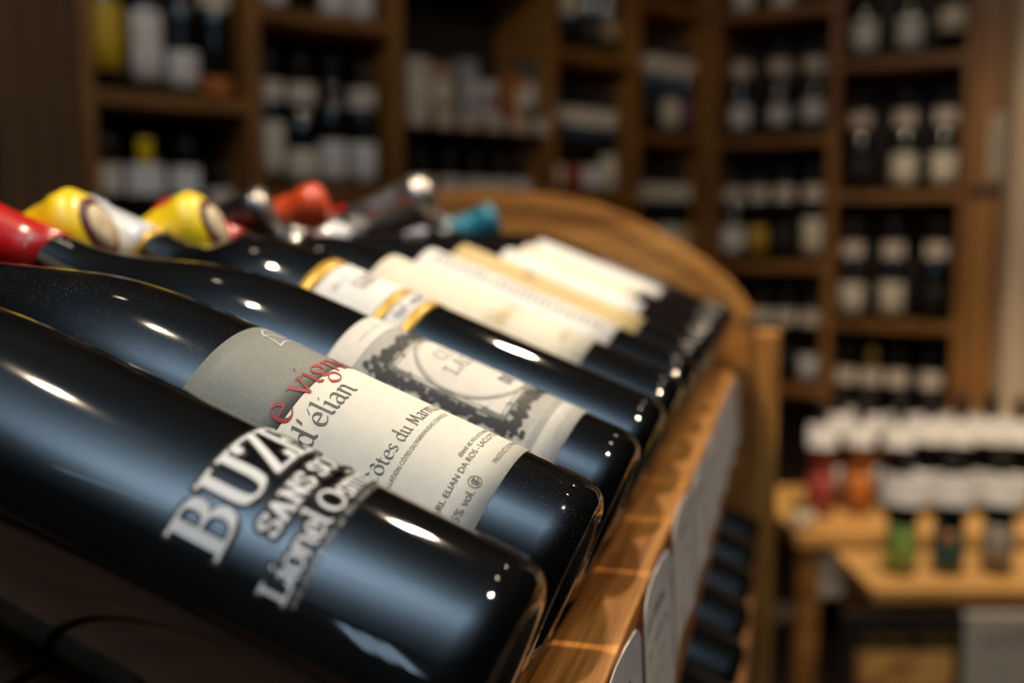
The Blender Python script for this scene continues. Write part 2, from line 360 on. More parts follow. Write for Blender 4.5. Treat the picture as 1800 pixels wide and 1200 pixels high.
CAPS = {  # cap height 1, roman capitals with serifs
 'B': (.86, [[(.19, 1), (.19, 0)], [(0, 1), (.40, 1)], [(0, 0), (.42, 0)], ['c', (.40, 1), (.60, .95), (.66, .77), (.58, .58), (.36, .54)], ['c', (.36, .54), (.64, .48), (.74, .27), (.64, .06), (.40, 0)]]),
 'U': (.98, [[(.19, 1), (.19, .34)], [(0, 1), (.40, 1)], ['c', (.19, .34), (.24, .08), (.46, 0), (.70, .08), (.77, .34)], [(.77, .34), (.77, 1)], [(.62, 1), (.94, 1)]]),
 'Z': (.84, [[(.08, .80), (.10, 1), (.72, 1)], [(.68, .98), (.12, .02)], [(.06, 0), (.72, 0), (.76, .24)]]),
 'E': (.80, [[(.19, 1), (.19, 0)], [(0, 1), (.66, 1), (.68, .80)], [(0, 0), (.68, 0), (.72, .22)], [(.19, .52), (.52, .52)], [(.52, .62), (.52, .42)]]),
 'T': (.84, [[(.42, 1), (.42, 0)], [(.02, .78), (.05, 1), (.79, 1), (.82, .78)], [(.24, 0), (.60, 0)]]),
 'S': (.68, [['c', (.56, .84), (.34, 1), (.10, .86), (.14, .62), (.42, .46), (.58, .28), (.46, .04), (.26, 0), (.06, .14)], [(.56, .98), (.56, .76)], [(.06, .26), (.06, .02)]]),
 'A': (.90, [[(.42, 1), (.14, 0)], [(.42, 1), (.72, 0)], [(.22, .34), (.62, .34)], [(0, 0), (.26, 0)], [(.56, 0), (.88, 0)]]),
 'N': (.98, [[(.18, 0), (.18, 1)], [(.16, 1), (.76, 0)], [(.76, 0), (.76, 1)], [(0, 0), (.34, 0)], [(0, 1), (.22, 1)], [(.62, 1), (.92, 1)]]),
 'O': (.96, [['c', (.46, 1), (.16, .86), (.07, .5), (.16, .14), (.46, 0), (.76, .14), (.85, .5), (.76, .86), (.46, 1)]]),
 'F': (.74, [[(.19, 1), (.19, 0)], [(0, 1), (.64, 1), (.66, .80)], [(0, 0), (.38, 0)], [(.19, .52), (.50, .52)], [(.50, .62), (.50, .42)]]),
 'R': (.90, [[(.19, 1), (.19, 0)], [(0, 1), (.40, 1)], ['c', (.40, 1), (.62, .95), (.68, .76), (.60, .56), (.36, .52)], [(.42, .52), (.78, 0)], [(0, 0), (.38, 0)], [(.70, 0), (.90, 0)]]),
 'L': (.78, [[(.19, 1), (.19, 0)], [(0, 1), (.40, 1)], [(0, 0), (.66, 0), (.70, .26)]]),
 'C': (.90, [['c', (.78, .78), (.54, 1), (.22, .88), (.08, .5), (.22, .12), (.54, 0), (.80, .20)]]),
 'D': (.95, [[(.19, 1), (.19, 0)], ['c', (.1, 1), (.5, .98), (.80, .78), (.84, .5), (.80, .22), (.5, .02), (.1, 0)]]),
 'I': (.40, [[(.2, 1), (.2, 0)], [(.02, 1), (.38, 1)], [(.02, 0), (.38, 0)]]),
 ' ': (.40, []),
}
def catmull(pts, n=7):
    out = []; P = [pts[0]] + list(pts) + [pts[-1]]
    if pts[0] == pts[-1]: P = [pts[-2]] + list(pts) + [pts[1]]
    for k in range(1, len(P) - 2):
        a, b, c, d = P[k - 1:k + 3]
        for j in range(n):
            u = j / n
            out.append(tuple(0.5 * (2 * b[i] + (c[i] - a[i]) * u + (2 * a[i] - 5 * b[i] + 4 * c[i] - d[i]) * u * u + (3 * b[i] - a[i] - 3 * c[i] + d[i]) * u ** 3) for i in (0, 1)))
    out.append(tuple(pts[-1])); return out
def pen(strokes, nib, ang, hair):
    """quads swept by a broad nib: list of four 2D corners"""
    qs = []; nx, ny = nib / 2 * cos(ang), nib / 2 * sin(ang)
    for s in strokes:
        pts = catmull(s[1:]) if s[0] == 'c' else list(s)
        fine = [pts[0]]
        for a, b in zip(pts, pts[1:]):
            k = max(1, int(sqrt((a[0] - b[0]) ** 2 + (a[1] - b[1]) ** 2) / 0.22))
            fine += [(a[0] + (b[0] - a[0]) * i / k, a[1] + (b[1] - a[1]) * i / k) for i in range(1, k + 1)]
        for a, b in zip(fine, fine[1:]):
            qs.append([(a[0] - nx, a[1] - ny), (a[0] + nx, a[1] + ny), (b[0] + nx, b[1] + ny), (b[0] - nx, b[1] - ny)])
            dx, dy = b[0] - a[0], b[1] - a[1]; L = sqrt(dx * dx + dy * dy) or 1
            ox, oy = -dy / L * hair / 2, dx / L * hair / 2; ex, ey = dx / L * hair / 2, dy / L * hair / 2
            qs.append([(a[0] - ox - ex, a[1] - oy - ey), (b[0] - ox + ex, b[1] - oy + ey), (b[0] + ox + ex, b[1] + oy + ey), (a[0] + ox - ex, a[1] + oy - ey)])
    return qs
def written(text, table, nib, ang, hair, spacing=0.06):
    qs, x = [], 0.0
    for ch in text:
        acc = {'é': 'e', 'ô': 'o'}.get(ch)
        wdt, st = table[acc or ch]
        st = list(st)
        if ch == 'é': st = st + [[(.42, 1.24), (.70, 1.56)]]
        if ch == 'ô': st = st + [[(.14, 1.20), (.46, 1.52), (.80, 1.20)]]
        for q in pen(st, nib, ang, hair): qs.append([(a + x, b) for a, b in q])
        x += wdt + spacing
    return qs, x
def fit(qs, width_raw, width, height):
    k = width / width_raw
    return [[(a * k, b * height) for a, b in q] for q in qs]
def scribble(width, height, n, seed, nibw=0.16):
    """unreadable small writing: words of little pen strokes"""
    rnd = random.Random(seed); qs = []; x = 0.0; step = width / n
    st = []
    while x < width:
        for _ in range(rnd.randint(3, 8)):
            if x > width: break
            h = height * rnd.choice((0.62, 0.7, 0.66, 1.0))
            st.append([(x, 0), (x + step * 0.12, h)]); st.append([(x, h * 0.9), (x + step * 0.7, h * rnd.random())]); x += step
        x += step * 1.1
    for s in st: qs += pen([s], height * nibw, 0.3, height * nibw * 0.6)
    return qs
def on_bottle(name, qs, rad, a_left, t_base, mat, parent, eps=0.0005, tilt=0.0, R=RB):
    """x runs round the bottle from a_left (degrees), y runs towards the neck"""
    vs, fs = [], []
    for q in qs:
        k = len(vs)
        for (x, y) in q:
            a = radians(a_left) + x / R; t = t_base + y + tilt * x; r = rad(t) + eps
            vs.append((r * cos(a), r * sin(a), t))
        fs.append((k, k + 1, k + 2, k + 3) if len(q) == 4 else tuple(range(k, k + len(q))))
    return child(name, mesh(name, vs, fs, mat), parent)
def font_polys(text, width, height_scale=None, bold=0.0):
    """set type with the built-in typeface; triangles in 2D scaled to the wanted width"""
    cu = bpy.data.curves.new('type', 'FONT'); cu.body = text; cu.size = 1.0; cu.offset = bold; cu.resolution_u = 3
    ob = bpy.data.objects.new('type', cu); COL.objects.link(ob)
    dg = bpy.context.evaluated_depsgraph_get(); dg.update()
    me = bpy.data.meshes.new_from_object(ob.evaluated_get(dg))
    bm = bmesh.new(); bm.from_mesh(me); bmesh.ops.triangulate(bm, faces=bm.faces[:])
    x0 = min(v.co.x for v in bm.verts); x1 = max(v.co.x for v in bm.verts)
    k = width / (x1 - x0); ky = height_scale or k
    out = [[((v.co.x - x0) * k, v.co.y * ky) for v in f.verts] for f in bm.faces]
    bm.free(); bpy.data.objects.remove(ob); bpy.data.curves.remove(cu); bpy.data.meshes.remove(me)
    return out

# ------------------------------------------------------------------ bottles of the tray
BURG = [(.140, .0366), (.155, .0362), (.168, .0352), (.18, .0336), (.19, .0316), (.2, .0290), (.21, .0260), (.22, .0228), (.23, .0198), (.24, .0173), (.25, .0156), (.265, .0147), (.312, .0142), (.313, .0152), (.322, .0152), (.325, .0140)]
BORD = [(.185, .0366), (.198, .0361), (.208, .0350), (.218, .0327), (.227, .0290), (.235, .0243), (.243, .0195), (.252, .0162), (.262, .0148), (.312, .0142), (.313, .0152), (.322, .0152), (.325, .0140)]
BASE = [(.014, .010), (.006, .022), (.0012, .0275), (0.0, .0305), (.0012, .0332), (.0035, .0352), (.0075, .0364), (.011, .0366)]
def scaled(prof, k): return [(t, r * k) for t, r in prof]
def radf(prof): return lambda t: interp([(0.011, prof[0][1])] + prof, t)
def tray_matrix(i, mirror=False, dp=0.0, dz=0.0, dt=0.0, k=1.0):
    q = Q1 + i * SP
    o = O_ + R_ * q + W_ * (-HT - RB * (1 - k)) + V_ * (T0 + dt) + P_ * dp + Z_ * dz
    x, y, z = R_, -W_, V_
    if mirror:                                        # turned about: same slope from the other side of the ridge
        off = o - O_; p = off.dot(P_); o = O_ + R_ * q + P_ * (2 * PC - p) + Z_ * off.z
        f = lambda a: a - P_ * (2 * a.dot(P_)); z = f(V_); y = -f(W_); tip = o + z * .325
        rot = Matrix.Rotation(radians(12), 3, 'Z'); z = rot @ z; y = rot @ y; x = y.cross(z); o = tip - z * .325
    return basis(x, y, z, o)
GMESH = {}
def body_mesh(prof, k, mat):
    key = (id(prof), k, mat.name)
    if key not in GMESH:
        pts = scaled(BASE, k) + [(t, r * k) for t, r in smooth_prof(prof)]
        GMESH[key] = lathe('bottle_glass', pts, mat, 96, cap0=True, cap1=True, knurl=(48, -0.0006, (2, 3, 4)))
    return GMESH[key]
def smooth_prof(prof):
    out = []
    for (a, ra), (b, rb) in zip(prof, prof[1:]):
        out.append((a, ra))
    out.append(prof[-1])
    sm = []
    body = [p for p in out if p[0] <= .312]; rest = [p for p in out if p[0] > .312]
    c = catmull(body, 4)
    return c + rest
def capsule(parent, mat, prof, t0=0.270, end=None, ring=None, k=1.0, fat=0.0):
    f = radf(prof)
    pts = [(t0, f(t0) - .0003), (t0 + .0003, f(t0) + .0006), (.285, f(.285) + .0006 + fat * .3), (.30, f(.30) + .0006 + fat * .8), (.3115, f(.3115) + .0007 + fat), (.3125, .0160 + fat), (.320, .0162 + fat), (.3245, .0155 + fat * .5), (.3262, .0138)]
    c = child('capsule', lathe('capsule', pts, mat, 64), parent)
    if ring: child('foil_ring', lathe('foil_ring', [(t0 - .001, f(t0) - .001), (t0 - .0005, f(t0) + .0012), (t0 + .004, f(t0 + .004) + .0012), (t0 + .0045, f(t0 + .004))], ring, 64, cap0=False, cap1=False), c)
    if end:
        child('end_ring', lathe('end_ring', [(.3255, .0152), (.3274, .0150), (.3278, .0136), (.3278, .0095)], end[0], 48, cap0=False), c)
        child('end_seal', lathe('end_seal', [(.3270, .0112), (.3286, .0108), (.3287, .004)], end[1], 48, cap0=False), c)
    return c
def tray_bottle(i, prof, label, mirror=False, gmat=None, k=1.0, dt=0.0, dp=0.0, dz=0.0, group=None):
    b = thing('wine_bottle', tray_matrix(i, mirror, dp, dz, dt, k), label, 'bottle', group)
    child('bottle_glass', body_mesh(prof, k, gmat or GLASS), b)
    return b
FRONT = 'bottles lying along the near side of the rack'

# --- bottle nearest the lens, white print on the glass
b = tray_bottle(0, BURG, 'nearest bottle on the tray, black glass with large white BUZET lettering', group=FRONT)
rf = radf(BURG); capsule(b, BLACKF, BURG)
def print_white(qs, a, t, tilt=0.07, grow=None):
    on_bottle('lettering', qs, rf, a, t, INKW, b, 0.0006, tilt)
    return
def halo(qs_fn, a, t, tilt=0.07): on_bottle('print_outline', qs_fn, rf, a, t, HALO, b, 0.0003, tilt)
def white_line(text, table, nib, ang, hair, a, t, width, height, grow=1.6, sp=0.06):
    qs, w = written(text, table, nib, ang, hair, sp); print_white(fit(qs, w, width, height), a, t)
    qs, w = written(text, table, nib + grow * 0.16, ang, hair + grow * 0.24, sp); halo(fit(qs, w, width, height), a, t)
D2M = radians(1) * RB
white_line('BUZET', CAPS, .22, 0, .07, -147, .0650, 93 * D2M, .0132, 0.55, 0.03)
white_line('SANS SOUFRE', CAPS, .24, 0, .10, -131.5, .0565, 84 * D2M, .0052, 1.3, 0.03)
white_line('Lionel Osmin', ROM, .26, .2, .14, -150, .0467, 76 * D2M, .0042, 1.6, 0.02)
on_bottle('lettering', scribble(70 * D2M, .0016, 46, 3), rf, -149, .0440, INKL, b, 0.0006, 0.07)

# --- cream and grey label, in focus
b = tray_bottle(1, BURG, "black bottle with grey and cream label reading d'élian, red lettering", gmat=GLASS_D, group=FRONT)
rf = radf(BURG); capsule(b, BLACKF, BURG)
la = tag(child('label', patch('label', rf, -178, -30, .0285, .0957, CREAM, .0003, 60, 6), b), 'cream paper label with grey print')
gb = tag(child('label_band', patch('label_band', rf, -178, -30, .0957, .1292, GREYP, .0003, 60, 5), b), 'grey upper band of the label')
def ink(text, table, nib, ang, hair, a, t, deg, h, mat, sp=0.06):
    qs, w = written(text, table, nib, ang, hair, sp); return on_bottle('lettering', fit(qs, w, deg * D2M, h), rf, a, t, mat, la)
ink('L', ROM, .20, .6, .07, -158, .0943, 12, .0068, INKR, .10)
ink('e vignoble', ROM, .20, .6, .07, -142, .0943, 100, .0068, INKR, .10)
ink("d'élian", ROM, .20, .5, .07, -147, .0838, 44, .0049, INKG, .10)
ink('Côtes du Marmandais', ROM, .17, .5, .06, -150.5, .0604, 92, .0030, INKG, .08)
def setline(text, a, t, deg, mat=INKG, hs=None, bold=0.0): on_bottle('lettering', font_polys(text, deg * D2M, hs, bold), rf, a, t, mat, la)
setline('APPELLATION CÔTES DU MARMANDAIS CONTRÔLÉE', -153.5, .0563, 68, INKG, .0021)
setline('élevé et mis en bouteille par', -117, .0428, 46, INKG, .0027)
setline('EARL ELIAN DA ROS - LACLOTTE - 47250', -152, .0397, 88, INKG, .0028)
setline('PRODUCT OF FRANCE', -110.5, .0328, 36, INKG, .0024)
setline('12,5% vol.', -154.5, .0335, 23, INKG, .0038)
# round emblem beside the strength
em = []
for k in range(24):
    a0, a1 = 2 * pi * k / 24, 2 * pi * (k + 1) / 24
    em.append([(.00215 * cos(a0), .00215 * sin(a0)), (.00215 * cos(a1), .00215 * sin(a1)), (.00190 * cos(a1), .00190 * sin(a1)), (.00190 * cos(a0), .00190 * sin(a0))])
em += [[(x * .0011, y * .0011) for x, y in q] for q in pen([['c', (-.9, .3), (-.2, .9), (.5, .5), (.1, -.1), (.6, -.6), (1.1, -.2)], ['c', (-.6, -.3), (-.1, .2), (-.4, -.9), (.2, -1.2)], [(.2, .9), (.9, .9)]], .55, .6, .35)]
on_bottle('emblem', em, rf, -126.5, .0352, INKG, la)
# white line drawing of a leaf on the grey band
leaf = pen([['c', (-.0062, .0), (-.002, .0030), (.0035, .0015), (.0068, -.0055)], ['c', (-.0062, .0), (-.0065, -.004), (-.0078, -.0076)], ['c', (-.0078, -.0076), (-.001, -.0060), (.004, -.0086), (.0085, -.0150)], ['c', (-.0062, 0), (-.002, -.001), (.0005, -.0038)]], .0007, .5, .0005)
on_bottle('leaf_drawing', leaf, rf, -84, .1232, INKW, gb)

# --- antique engraved label
b = tray_bottle(2, BURG, 'bottle with engraved antique label of ornate black frame, red capsule', group=FRONT)
rf = radf(BURG); cp = capsule(b, REDF, BURG, 0.268)
sc_ = pen([['c', (0, 0), (.5, .6), (1.2, 0)], [(1.6, 0), (1.6, .8)], ['c', (2.2, 0), (2.2, .8), (2.9, .7), (2.9, 0)]], .2, .3, .1)
on_bottle('capsule_print', [[(x * .002, y * .0022) for x, y in q] for q in sc_], lambda t: rf(t) + .0006, -150, .2745, CARD, cp, 0.0004, R=.0155)
la = child('label', patch('label', rf, -178, -20, .0250, .1210, BEIGE, .0003, 60, 8), b)
AC, TC = -93.0, .0732
A0 = radians(AC)
def lab(name, qs, mat, eps=0.0005): return on_bottle(name, qs, rf, AC, TC, mat, la, eps)
def rect(x0, y0, x1, y1, n=10): return [[(x0 + (x1 - x0) * k / n, y0), (x0 + (x1 - x0) * (k + 1) / n, y0), (x0 + (x1 - x0) * (k + 1) / n, y1), (x0 + (x1 - x0) * k / n, y1)] for k in range(n)]
lab('tinted_ground', rect(-.046, -.0362, .046, .0362, 40), HATCH, 0.0004)
fine = []
rnd = random.Random(4)
for k in range(90):
    x = -.046 + .092 * k / 90; fine += rect(x, -.036, x + .00022, .036, 1)
lab('engraved_lines', fine, BEIGE, 0.00045)
for y in (.0362, -.0362): lab('border_line', rect(-.047, y - .0004, .047, y + .0004, 40), INKL)
lab('border_line', rect(-.047, -.0386, .047, -.0366, 40), INKL)
SQ = .0250
lab('frame_ground', rect(-SQ, -SQ, SQ, SQ, 24), BEIGE, 0.0005)
fr = []
for a, bb in ((SQ, SQ - .0012), (SQ - .0022, SQ - .0026)):
    fr += rect(-a, -a, a, -bb, 20) + rect(-a, bb, a, a, 20) + rect(-a, -bb, -bb, bb, 2) + rect(bb, -bb, a, bb, 2)
lab('frame_line', fr, INKG, 0.0006)
ring = []
for rr, th_ in ((.0236, .0007), (.0222, .0003)):
    for k in range(60):
        a0, a1 = 2 * pi * k / 60, 2 * pi * (k + 1) / 60
        ring.append([(rr * cos(a0), rr * sin(a0)), (rr * cos(a1), rr * sin(a1)), ((rr - th_) * cos(a1), (rr - th_) * sin(a1)), ((rr - th_) * cos(a0), (rr - th_) * sin(a0))])
lab('oval_line', ring, INKG, 0.0006)
tri = []
for sx in (-1, 1):
    for sy in (-1, 1):
        c = [(.0232, .0232), (.0232, .0150), (.0150, .0232)]
        c = [(x * sx, y * sy) for x, y in c]; tri += pen([c + [c[0]]], .0007, .4, .0007)
lab('corner_triangle', tri, INKG, 0.00065)
orn = []
def blob(x, y, r):
    n = 7; ph = rnd.random() * 6
    pts = [(x + r * (0.65 + 0.5 * rnd.random()) * cos(ph + 2 * pi * k / n), y + r * (0.65 + 0.5 * rnd.random()) * sin(ph + 2 * pi * k / n)) for k in range(n)]
    for k in range(n): orn.append([(x, y), pts[k], pts[(k + 1) % n]])
for side in range(4):
    for k in range(46):
        u = -1.08 + 2.16 * k / 45; dep = .0022 + .0026 * abs(sin(u * 7.0)) + (.003 if abs(u) > .86 else 0)
        for m_ in range(3):
            dd = SQ + .0008 + dep * rnd.random(); uu = (u + rnd.uniform(-.03, .03)) * SQ
            x, y = (uu, dd) if side == 0 else (uu, -dd) if side == 1 else (dd, uu) if side == 2 else (-dd, uu)
            blob(x, y, .0011 + .0006 * rnd.random())
for sx in (-1, 1):
    for sy in (-1, 1):
        for k in range(16): blob(sx * (SQ + .0035 + .0042 * cos(k * .785)), sy * (SQ + .0005 + .0042 * sin(k * .785)), .0012)
lab('ornament', orn, INK, 0.0007)
qs, w_ = written('CO', CAPS, .10, 0, .08, .06); lab('lettering', [[(x - .0085, y + .0175) for x, y in q] for q in fit(qs, w_, .0085 * 1.1, .0052)], INKL, .0007) if False else None
def cap_out(text, x, y, width, h, mat, nib=.08, hair=.07):
    qs, w = written(text, CAPS, nib, 0, hair, .06); lab('lettering', [[(a + x, c + y) for a, c in q] for q in fit(qs, w, width, h)], mat, .0007)
cap_out('CO', -.0082, .0090, .0120, .0056, INKM)
cap_out('LAS', -.0138, .0010, .0190, .0056, INKM)
cap_out('DI', -.0040, -.0175, .0085, .0048, INK, .22, .12)
lab('lettering', [[(x - .018, y + .0405) for x, y in q] for q in scribble(.036, .0016, 26, 9)], INKL, .0006)
lab('lettering', [[(x - .022, y - .0445) for x, y in q] for q in scribble(.044, .0016, 30, 10)], INKL, .0006)

# --- white label with gold bands
b = tray_bottle(3, BORD, 'bottle with white label banded in gold, white capsule with gold edge', group=FRONT)
rf = radf(BORD); capsule(b, WHITEF, BORD, 0.272, ring=GOLDF)
la = child('label', patch('label', rf, -178, -20, .119, .178, WHITE, .0003, 50, 8), b)
for t0, t1 in ((.1705, .178), (.1335, .139), (.119, .1245)): child('gold_band', patch('gold_band', rf, -178, -20, t0, t1, GOLDP, .0005, 50, 2), la)
qs, w_ = written('ian', ROM, .26, .5, .12, .1); on_bottle('lettering', fit(qs, w_, .019, .0070), rf, -117, .1515, INKM, la)
on_bottle('lettering', scribble(.040, .0050, 17, 21), rf, -128, .1265, INK, la)
on_bottle('lettering', scribble(.012, .0030, 6, 22), rf, -130, .1615, INKL, la)

# --- the rest of the near side
def simple(i, prof, label, lm, t0, t1, capm, a0=-178, a1=-20, ring=None, k=1.0):
    b = tray_bottle(i, prof, label, group=FRONT, k=k); f0 = radf(prof); f = (lambda t: f0(t) * k)
    capsule(b, capm, prof, 0.271, ring=ring)
    l = child('label', patch('label', f, a0, a1, t0, t1, lm, .0003, 40, 6), b)
    return b, l, f
b, l, f = simple(4, BORD, 'bottle with plain cream label and glinting red capsule, fifth from the lens', OFFW, .053, .178, REDF)
on_bottle('lettering', scribble(.05, .012, 9, 31), f, -128, .098, INKB and TAN, l); on_bottle('lettering', scribble(.03, .006, 7, 32), f, -115, .066, plain('faint_red_ink', (.6, .33, .25), .7), l)
b, l, f = simple(5, BORD, 'bottle with bluish white label carrying a line of small grey print lengthwise, sixth from lens', WHITE, .053, .184, BLACKF, ring=SILVERF)
for k in range(26):
    on_bottle('lettering', scribble(.0075, .0030, 4, 50 + k, .34), f, -114, .063 + k * .0044, INKG, l)
b, l, f = simple(6, BORD, 'bottle with tan parchment label and white capsule, seventh from the lens', TAN, .048, .188, WHITEF, ring=BLUEL)
on_bottle('lettering', scribble(.03, .010, 6, 41), f, -112, .130, INKB, l)
b, l, f = simple(7, BORD, 'bottle with short ivory label next to the tan one, eighth from the lens', WHITE, .060, .176, REDF)
on_bottle('lettering', scribble(.03, .006, 8, 43), f, -110, .120, INKL, l)
b, l, f = simple(8, BORD, 'bottle with white label and pale blue capsule, ninth from the lens', OFFW, .075, .182, BLUEL)
b, l, f = simple(9, BORD, 'bottle with tall white label, second from the arched end panel', WHITE, .066, .190, BLACKF)
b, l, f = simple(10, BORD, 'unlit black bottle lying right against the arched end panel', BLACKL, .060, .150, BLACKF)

# --- far side of the ridge: only the necks show
OPP = 'bottles lying on the far side of the rack'
SEALC = (MAROON, SEAL)
opp = [(0.5, BLACKF, None, 0, 0, 'black capped bottle on the far side, nearest the lens'),
       (1.5, REDF, (CARD, CARD), -.004, 0, 'red capped neck with white end disc at the left picture edge'),
       (2.5, YELF, SEALC, -.003, -.004, 'yellow capped neck with maroon ringed seal, nearer of the two'),
       (3.5, YELF, SEALC, .011, -.003, 'yellow capped neck with maroon ringed seal, farther of the two'),
       (4.5, BLACKF, (SILVERF, SILVERF), 0, .007, 'black neck with bright silver end between yellow and orange caps'),
       (5.5, ORANGEF, (ORANGEF, ORANGEF), 0, .013, 'orange red capped neck behind the black silver ended one'),
       (6.5, SILVERF, (SILVERF, SILVERF), .052, .020, 'crinkled silver capped neck rising above its neighbours'),
       (7.5, REDF, None, -.01, 0, 'red capped neck half hidden behind the silver one'),
       (8.5, BLACKF, None, 0, 0, 'black capped neck between the silver and the teal caps'),
       (9.5, TEALF, None, .035, .006, 'teal blue capped neck in front of the arched end panel')]
for i, cm, end, dp_, dz_, lb in opp:
    b = tray_bottle(i, BORD, lb, mirror=True, group=OPP, dp=dp_, dz=dz_)
    capsule(b, cm, BORD, 0.262, end=end, fat=.0065 if cm is YELF else .004 if cm is SILVERF else 0)

# --- lower tier, seen in the gap between rail and post
LOW = 'bottles on the lower tier under the rail'
for k in range(9):
    i = 2.2 + k * 1.0
    lb = {0: 'bottle with pinkish white label on the lower tier, nearest one', 8: 'bottle on the lower tier right beside the corner post'}.get(k, ['second', 'third', 'fourth', 'fifth', 'sixth', 'seventh', 'eighth'][(k - 1) % 7] + ' bottle from the lens on the dark lower tier')
    b = tray_bottle(i, BORD, lb, group=LOW, dp=-0.030, dz=-0.215)
    capsule(b, BLACKF, BORD)
    f = radf(BORD)
    pm = plain('pinkish_label', (.72, .56, .56), .7, .12, 90) if k == 0 else None
    child('label', patch('label', f, -178, -20, .03 if k == 0 else .07, .09 if k == 0 else .16, pm or BLACKL, .0003, 30, 4), b)
    b2 = tray_bottle(i + .3, BORD, ['first', 'second', 'third', 'fourth', 'fifth', 'sixth', 'seventh', 'eighth', 'last'][k] + ' bottle from the lens on the bottom tier of the rack', group='bottles on the bottom tier', dp=-0.050, dz=-0.44)
    capsule(b2, BLACKF, BORD)

# ------------------------------------------------------------------ the rack
QA, QB = -0.75, 1.050
rack = thing('wine_rack', basis(R_, P_, Z_, G(0.4, PC, -ZC)), 'oak double sided wine rack with sloping trays and arched end panel', 'rack')
bw = -(HT + RB) - 0.0095                       # tray board centre below the bottles
for mir in (False, True):
    m = (lambda a: a - P_ * (2 * a.dot(P_))) if mir else (lambda a: a)
    sgn = lambda p: 2 * PC - p if mir else p
    # tray of planks with thin joints
    t_a, t_b = T0 - 0.004, T0 + 0.330
    for k in range(3):
        c0 = t_a + (t_b - t_a) * (k + .5) / 3
        off = V_ * c0 + W_ * bw; pc, zc = off.dot(P_), off.z
        c = O_ + R_ * ((QA + QB) / 2) + P_ * sgn(pc) + Z_ * zc
        z = m(W_); x = R_ if not mir else -R_; y = z.cross(x)
        box('tray_plank', c, x, y, z, (QB - QA, (t_b - t_a) / 3 - .002, .018), TRAYW, rack, .0015)
    zt = -0.1475
    box('rail', G((QA + QB) / 2, sgn((.0553 + .0800) / 2), zt - .021), R_, P_, Z_, (QB - QA, .0800 - .0553, .042), OAK, rack, .0012)
    box('rail_apron', G((QA + QB) / 2, sgn(.068), zt - .085), R_, P_, Z_, (QB - QA, .016, .086), OAK, rack, .001)
    for dp, dz in ((-.030, -.215), (-.050, -.44)):
        off = V_ * (T0 + .16) + W_ * bw + P_ * dp + Z_ * dz
        c = O_ + R_ * ((QA + QB) / 2) + P_ * sgn(off.dot(P_)) + Z_ * off.z
        z = m(W_); x = R_ if not mir else -R_; y = z.cross(x)
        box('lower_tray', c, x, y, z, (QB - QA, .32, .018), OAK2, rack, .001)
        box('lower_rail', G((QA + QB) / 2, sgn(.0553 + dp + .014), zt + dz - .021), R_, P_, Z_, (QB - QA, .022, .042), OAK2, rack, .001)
    for q in (QB + .012, QA - .012):
        bm = bmesh.new(); bmesh.ops.create_cube(bm, size=1.0)
        H = ZC - 0.106
        for vv in bm.verts: vv.co = Vector((vv.co.x * H, vv.co.y * .027, vv.co.z * .03))
        bmesh.ops.bevel(bm, geom=[e for e in bm.edges], offset=.0035, segments=3, affect='EDGES', profile=.5)
        me = bpy.data.meshes.new('post'); bm.to_mesh(me); bm.free(); me.materials.append(OAK)
        link('post', me, basis(Z_, P_, R_ * 1.0, G(q, sgn(.0245), -ZC + H / 2)), rack)
curve = [(.041, -.090), (.052, -.074), (.065, -.058), (.087, -.040), (.112, -.023), (.142, -.006), (.172, .009), (.203, .021), (.236, .030), (.272, .0355), (.309, .038), (.345, .0385)]
full = curve + [(2 * PC - p, z) for p, z in reversed(curve[:-1])]
def end_panel(q, th, name):
    pts = [(p, z) for p, z in full]; n = len(pts)
    zb = -ZC + .06
    vs, fs = [], []
    org = G(q, PC, 0)
    for s in (0, 1):
        for p, z in pts: vs.append((s * th, p - PC, z))
    for s in (0, 1):
        for p, z in pts: vs.append((s * th, p - PC, zb))
    for k in range(n - 1):
        fs.append((k + 1, k, 2 * n + k, 2 * n + k + 1)); fs.append((n + k, n + k + 1, 3 * n + k + 1, 3 * n + k)); fs.append((k, k + 1, n + k + 1, n + k))
        fs.append((2 * n + k + 1, 2 * n + k, 3 * n + k, 3 * n + k + 1))
    fs.append((0, n, 3 * n, 2 * n)); fs.append((n, 0, 2 * n, 3 * n)[::-1] if False else (2 * n - 1, n - 1, 3 * n - 1, 4 * n - 1))
    # grain runs level across the panel: local x of the object is P_
    vs = [(v[1], -v[0], v[2]) for v in vs]
    e = link(name, mesh(name, vs, fs, OAK), basis(P_, -R_, Z_, org), rack)
    # edging strip on the arch
    vs, fs = [], []
    def nrm(k):
        a, b_ = full[max(0, k - 1)], full[min(n - 1, k + 1)]; dx, dz = b_[0] - a[0], b_[1] - a[1]; L = sqrt(dx * dx + dz * dz); return -dz / L, dx / L
    for k, (p, z) in enumerate(full):
        nx, nz = nrm(k)
        for x, d in ((-.004, -.014), (-.004, .003), (th + .004, .003), (th + .004, -.014)): vs.append((p + nx * d - PC, -x, z + nz * d))
    for k in range(n - 1):
        for j in range(4): a, b_ = 4 * k + j, 4 * k + (j + 1) % 4; fs.append((a, b_, b_ + 4, a + 4))
    fs.append((0, 1, 2, 3)); fs.append(tuple(4 * (n - 1) + j for j in (3, 2, 1, 0)))
    link('edge_strip', mesh('edge_strip', vs, fs, OAK), basis(P_, -R_, Z_, org), rack)
end_panel(QB, .024, 'end_panel'); end_panel(QA - .024, .024, 'end_panel')

